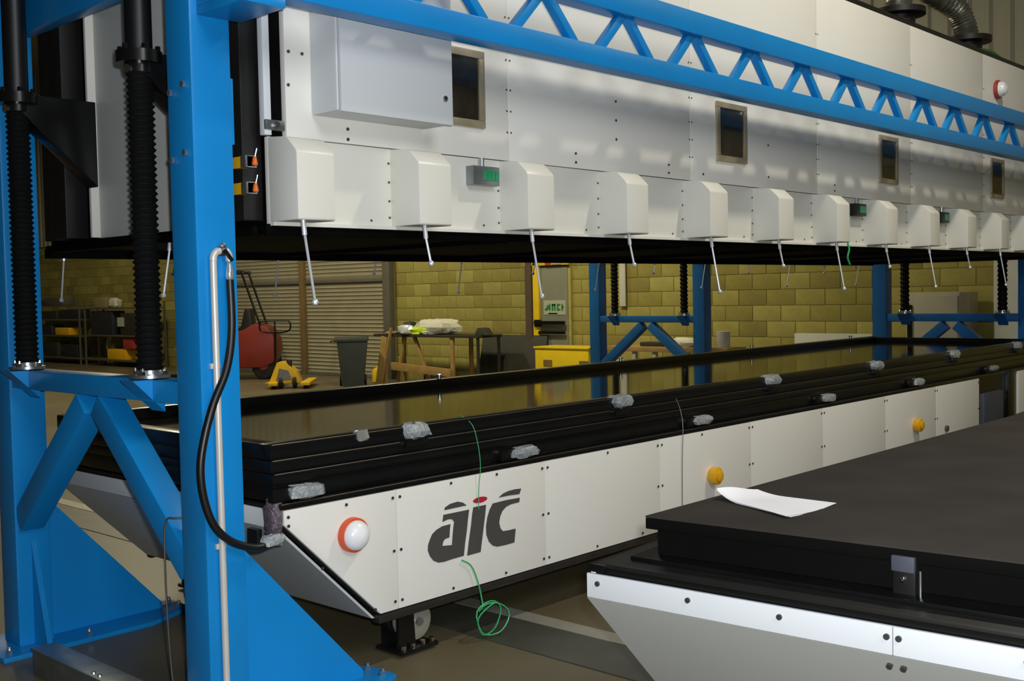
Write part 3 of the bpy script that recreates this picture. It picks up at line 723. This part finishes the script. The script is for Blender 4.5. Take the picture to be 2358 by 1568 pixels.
for x in (12.2, 12.7):
    build(M().box(x - .06, x + .06, 20.15, 20.3, .1, 2.1), 'mast', 'black_steel', F, .01)
    build(M().box(x - .05, x + .05, 20.3, 20.8, .06, .11), 'fork', 'black_steel', F, .01)
F.scale = (.85, .72, .92); F.rotation_euler = (0, 0, .8); F.location = (12.3, 19.1, 0)
# pallet truck
Pt = thing('pallet_truck', 'yellow hand pallet truck with raised handle near the roller shutter', 'pallet truck', (11.6, 16.2, 0))
build(M().prism([(16.58, .10), (16.5, .12), (16.36, .46), (16.22, .48), (16.02, .3), (15.95, .1)], 'X', 11.45, 11.75), 'pump_housing', 'pallet_yellow', Pt, .015)
build(M().prism([(16.38, .14), (16.32, .36), (16.16, .32), (16.1, .16)], 'X', 11.44, 11.45), 'label_plate', 'steel', Pt)
for y in (16.42, 15.86):
    build(M().box(11.3, 12.4, y - .08, y + .08, .06, .12), 'fork', 'pallet_yellow', Pt, .015)
    build(M().lathe((11.42, y - .04, .06), [(.02, 0), (.055, .005), (.055, .075), (.02, .08)], 'Y', 16), 'roller', 'tyre', Pt)
for y in (16.02, 16.26):
    build(M().lathe((11.5, y, .11), [(.03, 0), (.105, .01), (.105, .07), (.03, .08)], 'Y', 20), 'steer_wheel', 'tyre', Pt)
build(M().cyl((11.5, 16.15, .34), (11.5, 16.15, .5), .05, 14), 'pump', 'dark_steel', Pt)
build(M().tube([(11.55, 16.4, .42), (11.5, 16.38, .98)], .022, 10), 'handle_shaft', 'black_steel', Pt)
hl = [(11.5, 16.38, .98), (11.49, 16.58, 1.0), (11.48, 16.64, 1.06), (11.48, 16.63, 1.17), (11.48, 16.55, 1.19), (11.48, 16.2, 1.19), (11.48, 16.12, 1.17), (11.48, 16.11, 1.06), (11.49, 16.18, 1.0), (11.5, 16.38, .98)]
build(M().tube(bez(hl, 5), .014, 8), 'handle_loop', 'black_steel', Pt)
build(M().tube([(11.5, 16.38, .98), (11.48, 16.38, 1.19)], .013, 8), 'handle_lever', 'black_steel', Pt)
Pt.rotation_euler = (0, 0, .8)
# wheelie bin
Bn = thing('wheelie_bin', 'dark grey wheelie bin standing in front of the roller shutter', 'bin', (12.45, 15.45, 0))
def taper(m, x0, x1, y0, y1, z0, X0, X1, Y0, Y1, z1):
    return m.add([(x0, y0, z0), (x1, y0, z0), (x1, y1, z0), (x0, y1, z0), (X0, Y0, z1), (X1, Y0, z1), (X1, Y1, z1), (X0, Y1, z1)],
                 [(0, 3, 2, 1), (4, 5, 6, 7), (0, 1, 5, 4), (1, 2, 6, 5), (2, 3, 7, 6), (3, 0, 4, 7)])
build(taper(M(), 12.3, 12.7, 15.2, 15.68, .03, 12.2, 12.75, 15.1, 15.76, .80), 'bin_body', 'bin_plastic', Bn, .02)
build(M().box(12.17, 12.78, 15.08, 15.84, .80, .84), 'rim', 'bin_plastic', Bn, .012)
build(M().prism([(12.16, .84), (12.4, .885), (12.8, .87), (12.8, .84)], 'Y', 15.08, 15.82), 'lid', 'bin_plastic', Bn, .012)
build(M().cyl((12.2, 15.9, .80), (12.7, 15.9, .80), .018, 8), 'handle', 'bin_plastic', Bn)
for y in (15.14, 15.68):
    build(M().lathe((12.66, y, .1), [(.02, 0), (.1, .005), (.1, .055), (.02, .06)], 'Y', 16), 'wheel', 'tyre', Bn)
Bn.rotation_euler = (0, 0, .85); Bn.scale = (.8, .8, 1)
# workbench with clutter
Wb = thing('workbench', 'dark-topped trestle workbench with wooden legs beside the shutter', 'workbench', (13.3, 14.2, 0))
build(M().box(13.0, 13.6, 12.85, 15.5, .86, .905), 'bench_top', 'bench_dark', Wb, .006)
for y in (15.25, 13.5):
    for x in (13.05, 13.5):
        build(M().bar((x, y, 0), (x, y + (.0 if y < 14 else -.02), .86), .07, .05, (1, 0, 0)), 'leg', 'wood', Wb, .004)
build(M().box(13.02, 13.06, 12.86, 12.9, 0, .86), 'leg', 'bench_dark', Wb)
build(M().box(13.52, 13.56, 12.86, 12.9, 0, .86), 'leg', 'bench_dark', Wb)
build(M().bar((13.0, 15.02, .34), (13.0, 13.5, .26), .04, .14), 'cross_rail', 'wood', Wb, .004)
build(M().bar((13.1, 14.75, .86), (13.1, 15.0, .0), .05, .05, (1, 0, 0)), 'trestle_leg', 'wood', Wb, .004)
build(M().bar((13.1, 14.5, .86), (13.1, 14.1, .0), .05, .06, (1, 0, 0)), 'trestle_leg', 'wood', Wb, .004)
build(M().bar((12.92, 15.22, .0), (12.98, 14.98, 1.02), .03, .05, (1, 0, 0)), 'plank', 'wood', None, .003, label='narrow wooden plank leaning against the end of the workbench', cat='plank', group='planks by the workbench')
build(M().bar((12.96, 15.33, .0), (12.99, 15.18, .86), .16, .025, (1, 0, 0)), 'plank', 'wood', None, .003, label='broad wooden board leaning on the left workbench leg', cat='plank', group='planks by the workbench')
build(M().lumpy((13.25, 14.05, 1.03), .35, .95, .26, 5, 16), 'plastic_bundle', 'sheet_white', None, label='crumpled white sheeting bundle on the workbench', cat='bundle')
HV = thing('safety_vest', 'folded hi-vis vest with silver reflective bands on the workbench', 'vest', (13.1, 14.5, .905))
build(M().lumpy((13.12, 14.45, .965), .25, .6, .12, 9, 14), 'vest_cloth', 'hivis_lime', HV)
build(M().lumpy((13.02, 14.66, .99), .16, .34, .16, 10, 12), 'reflective_band', 'reflective', HV)
build(M().lumpy((13.02, 14.14, .94), .08, .1, .06, 11, 10), 'reflective_band', 'reflective', HV)
build(M().lumpy((13.15, 14.68, 1.08), .16, .22, .1, 12, 12), 'helmet', 'board_dark', None, label='small dark round object on top of the reflective vest', cat='clutter')
build(M().lumpy((13.2, 15.1, .93), .3, .4, .05, 13, 10), 'rag', 'carton', None, label='flat pale rag at the left end of the workbench', cat='rag')
build(M().prism([(12.75, .905), (13.02, .905), (12.95, 1.03), (12.85, 1.02)], 'X', 13.1, 13.3), 'vice', 'board_dark', None, .01, label='small dark vice on the right end of the workbench', cat='vice')
build(M().bar((13.86, 13.55, .44), (13.78, 13.55, .0), .02, .02), 'prop', 'wood', None) if False else None
build(M().prism([(13.72, 0), (13.75, 0), (13.93, .88), (13.90, .88)], 'Y', 12.1, 13.6), 'board', 'board_dark', None, .003, label='dark board leaning on the block wall behind the workbench', cat='board')
build(M().lathe((13.2, 15.62, 0), [(.1, 0), (.12, .02), (.12, .2), (.09, .26), (.04, .28), (.04, .32)], 'Z', 16), 'yellow_canister', 'pallet_yellow', None, base=True, label='small yellow canister on the floor by the workbench', cat='canister')
build(M().box(13.15, 13.5, 14.0, 14.35, 0, .22), 'crate', 'crate_navy', None, .01, label='dark crate on the floor under the workbench', cat='crate')
# yellow grit box
Gb = thing('storage_bin', 'bright yellow storage box on the floor beside the exit door', 'box', (13.5, 11.3, 0))
build(M().box(13.3, 13.8, 10.75, 11.85, 0, .70), 'box_body', 'yellow_paint', Gb, .012)
build(M().box(13.28, 13.82, 10.73, 11.87, .70, .73), 'box_lid', 'yellow_paint', Gb, .008)
for y in (11.58, 10.84):
    build(M().box(13.292, 13.3, y - .09, y + .09, .42, .52), 'fork_slot', 'shutter_post', Gb)
# second bench behind background frame
Sb = thing('side_bench', 'low wooden bench along the wall behind the background portal frame', 'workbench', (12.9, 8.9, 0))
build(M().box(12.7, 13.2, 7.9, 9.95, .73, .80), 'bench_top', 'wood', Sb, .005)
build(M().box(12.72, 12.76, 8.5, 9.95, .55, .6), 'shelf_rail', 'sheet_white', Sb, .003)
for y in (9.85, 9.45, 9.1, 8.55, 8.0):
    build(M().box(12.72, 12.78, y - .03, y + .03, 0, .73), 'leg', 'cab_beige', Sb, .003)
build(M().lathe((12.9, 8.08, .80), [(.085, 0), (.09, .02), (.092, .2), (.095, .22)], 'Z', 18), 'white_tub', 'cab_white', None, base=True, label='white tub standing on the side bench by the blue post', cat='tub')
build(M().lumpy((12.9, 8.7, .86), .2, .4, .13, 21, 12), 'white_bag', 'sheet_white', None, label='crumpled white bag on the side bench', cat='bag')
build(M().lumpy((12.9, 9.75, .83), .15, .16, .09, 22, 10), 'red_rag', 'red_part', None, label='small red cloth on the left end of the side bench', cat='cloth')
build(M().box(12.8, 13.0, 9.0, 9.4, .80, .86), 'toolbox', 'bench_dark', None, .01, label='flat dark toolbox in the middle of the side bench', cat='toolbox')
build(M().box(13.1, 13.4, 7.55, 7.85, 0, .8), 'carton', 'carton', None, .004, label='brown carton on the floor right of the side bench', cat='carton')
# low white board on wall
build(M().box(13.6, 13.7, 6.3, 7.4, .0, .97), 'pale_panel', 'cab_white', None, .004, label='pale upright panel left of the far right portal frame', cat='panel')
# cabinets at right
Cb = thing('floor_cabinet', 'beige metal floor cabinet seen through the far right frame', 'cabinet', (13.5, 5.4, 0))
build(M().box(13.3, 13.9, 5.06, 5.72, 0, 1.5), 'cabinet_body', 'cab_beige', Cb, .02)
build(M().box(13.285, 13.3, 5.64, 5.70, .9, 1.35), 'cabinet_handle', 'black_steel', Cb, .005)
build(M().box(13.28, 13.3, 5.08, 5.60, .05, 1.46), 'cabinet_door', 'cab_beige', Cb, .008)
Cw = thing('tall_cabinet', 'tall off-white cabinet near the right edge of the picture', 'cabinet', (13.7, 4.6, 0))
build(M().box(13.5, 13.95, 4.1, 4.74, 0, 2.2), 'cabinet_body', 'cab_white', Cw, .01)
build(M().box(13.485, 13.5, 4.12, 4.72, .06, 2.14), 'cabinet_door', 'cab_white', Cw, .006)
build(M().box(13.47, 13.485, 4.62, 4.66, 1.35, 1.5), 'cabinet_handle', 'black_steel', Cw, .004)
build(M().lumpy((13.2, 4.95, .965), .15, .22, .1, 33, 12), 'white_cloth', 'sheet_white', None) if False else None
# shelving on the left
def rack(x, y0, y1, zs, label):
    t = thing('shelf_rack', label, 'shelving', (x, (y0 + y1) / 2, 0), 'steel shelf racks')
    for z in zs: build(M().box(x - .25, x + .25, y0, y1, z - .02, z + .02), 'shelf', 'shelf_steel', t, .004)
    for y in (y0, y1):
        for xx in (x - .25, x + .25): build(M().box(xx - .02, xx + .02, y - .02, y + .02, 0, max(zs) + .15), 'upright', 'shelf_steel', t)
    return t
rack(13.4, 27.2, 30.5, (.15, .72, 1.14, 1.5), 'dark steel shelf rack against the left wall, seen beside the far post')
rack(13.4, 23.9, 26.9, (.15, .75, 1.42), 'second dark steel rack behind the nearest screw jack')
items = [(27.9, 28.7, .74, .93, 'clamp_yellow', 'yellow tool case', 'yellow tool case on the middle shelf of the left rack', 'case'),
         (28.9, 29.6, .74, 1.0, 'crate_navy', 'navy crate', 'navy crate on the middle shelf of the left rack', 'crate'),
         (27.4, 28.4, 1.16, 1.4, 'crate_navy', 'dark box', 'dark low box on the third shelf of the left rack', 'box'),
         (28.6, 29.9, 1.16, 1.36, 'bench_dark', 'black box', 'black low box on the third shelf of the left rack', 'box'),
         (28.2, 29.3, 1.52, 1.72, 'shelf_steel', 'grey tray', 'grey tray on the top shelf of the left rack', 'tray'),
         (29.4, 30.2, 1.52, 1.66, 'crate_navy', 'navy tray', 'navy tray on the top shelf of the left rack', 'tray'),
         (27.5, 28.3, .17, .5, 'crate_navy', 'blue crate', 'bluish crate on the bottom shelf of the left rack', 'crate'),
         (28.6, 29.4, .17, .55, 'bench_dark', 'black crate', 'black crate on the bottom shelf of the left rack', 'crate'),
         (25.0, 25.9, .17, .42, 'clamp_yellow', 'yellow case', 'yellow case on the bottom shelf of the second rack', 'case'),
         (24.2, 25.2, .77, 1.3, 'bench_dark', 'black bin', 'tall black bin on the middle shelf of the second rack', 'bin'),
         (25.6, 26.7, .77, 1.35, 'crate_navy', 'navy bin', 'tall navy bin on the middle shelf of the second rack', 'bin'),
         (25.9, 26.5, 1.44, 1.7, 'carton', 'carton', 'open brown carton on top of the second rack', 'carton'),
         (24.6, 25.1, .44, .72, 'red_part', 'red box', 'small red box between the lower shelves of the second rack', 'box')]
for y0, y1, z0, z1, mt, nm, lb, ct in items:
    build(M().box(13.2, 13.55, y0, y1, z0, z1), nm.replace(' ', '_'), mt, None, .02, label=lb, cat=ct)
build(M().lumpy((13.3, 25.6, 1.55), .2, .4, .25, 41, 10), 'plastic_bag', 'sheet_white', None, label='pale crumpled plastic bag on top of the second rack', cat='bag')
build(M().box(13.17, 13.2, 25.0, 25.28, .98, 1.2), 'white_label', 'sign_white', None, label='white sheet on the front of the second rack', cat='notice')
build(M().box(XW - .05, XW - .029, 24.7, 25.2, 2.15, 2.45), 'wall_notice', 'sign_white', None, label='small white notice on the left block wall', cat='notice')
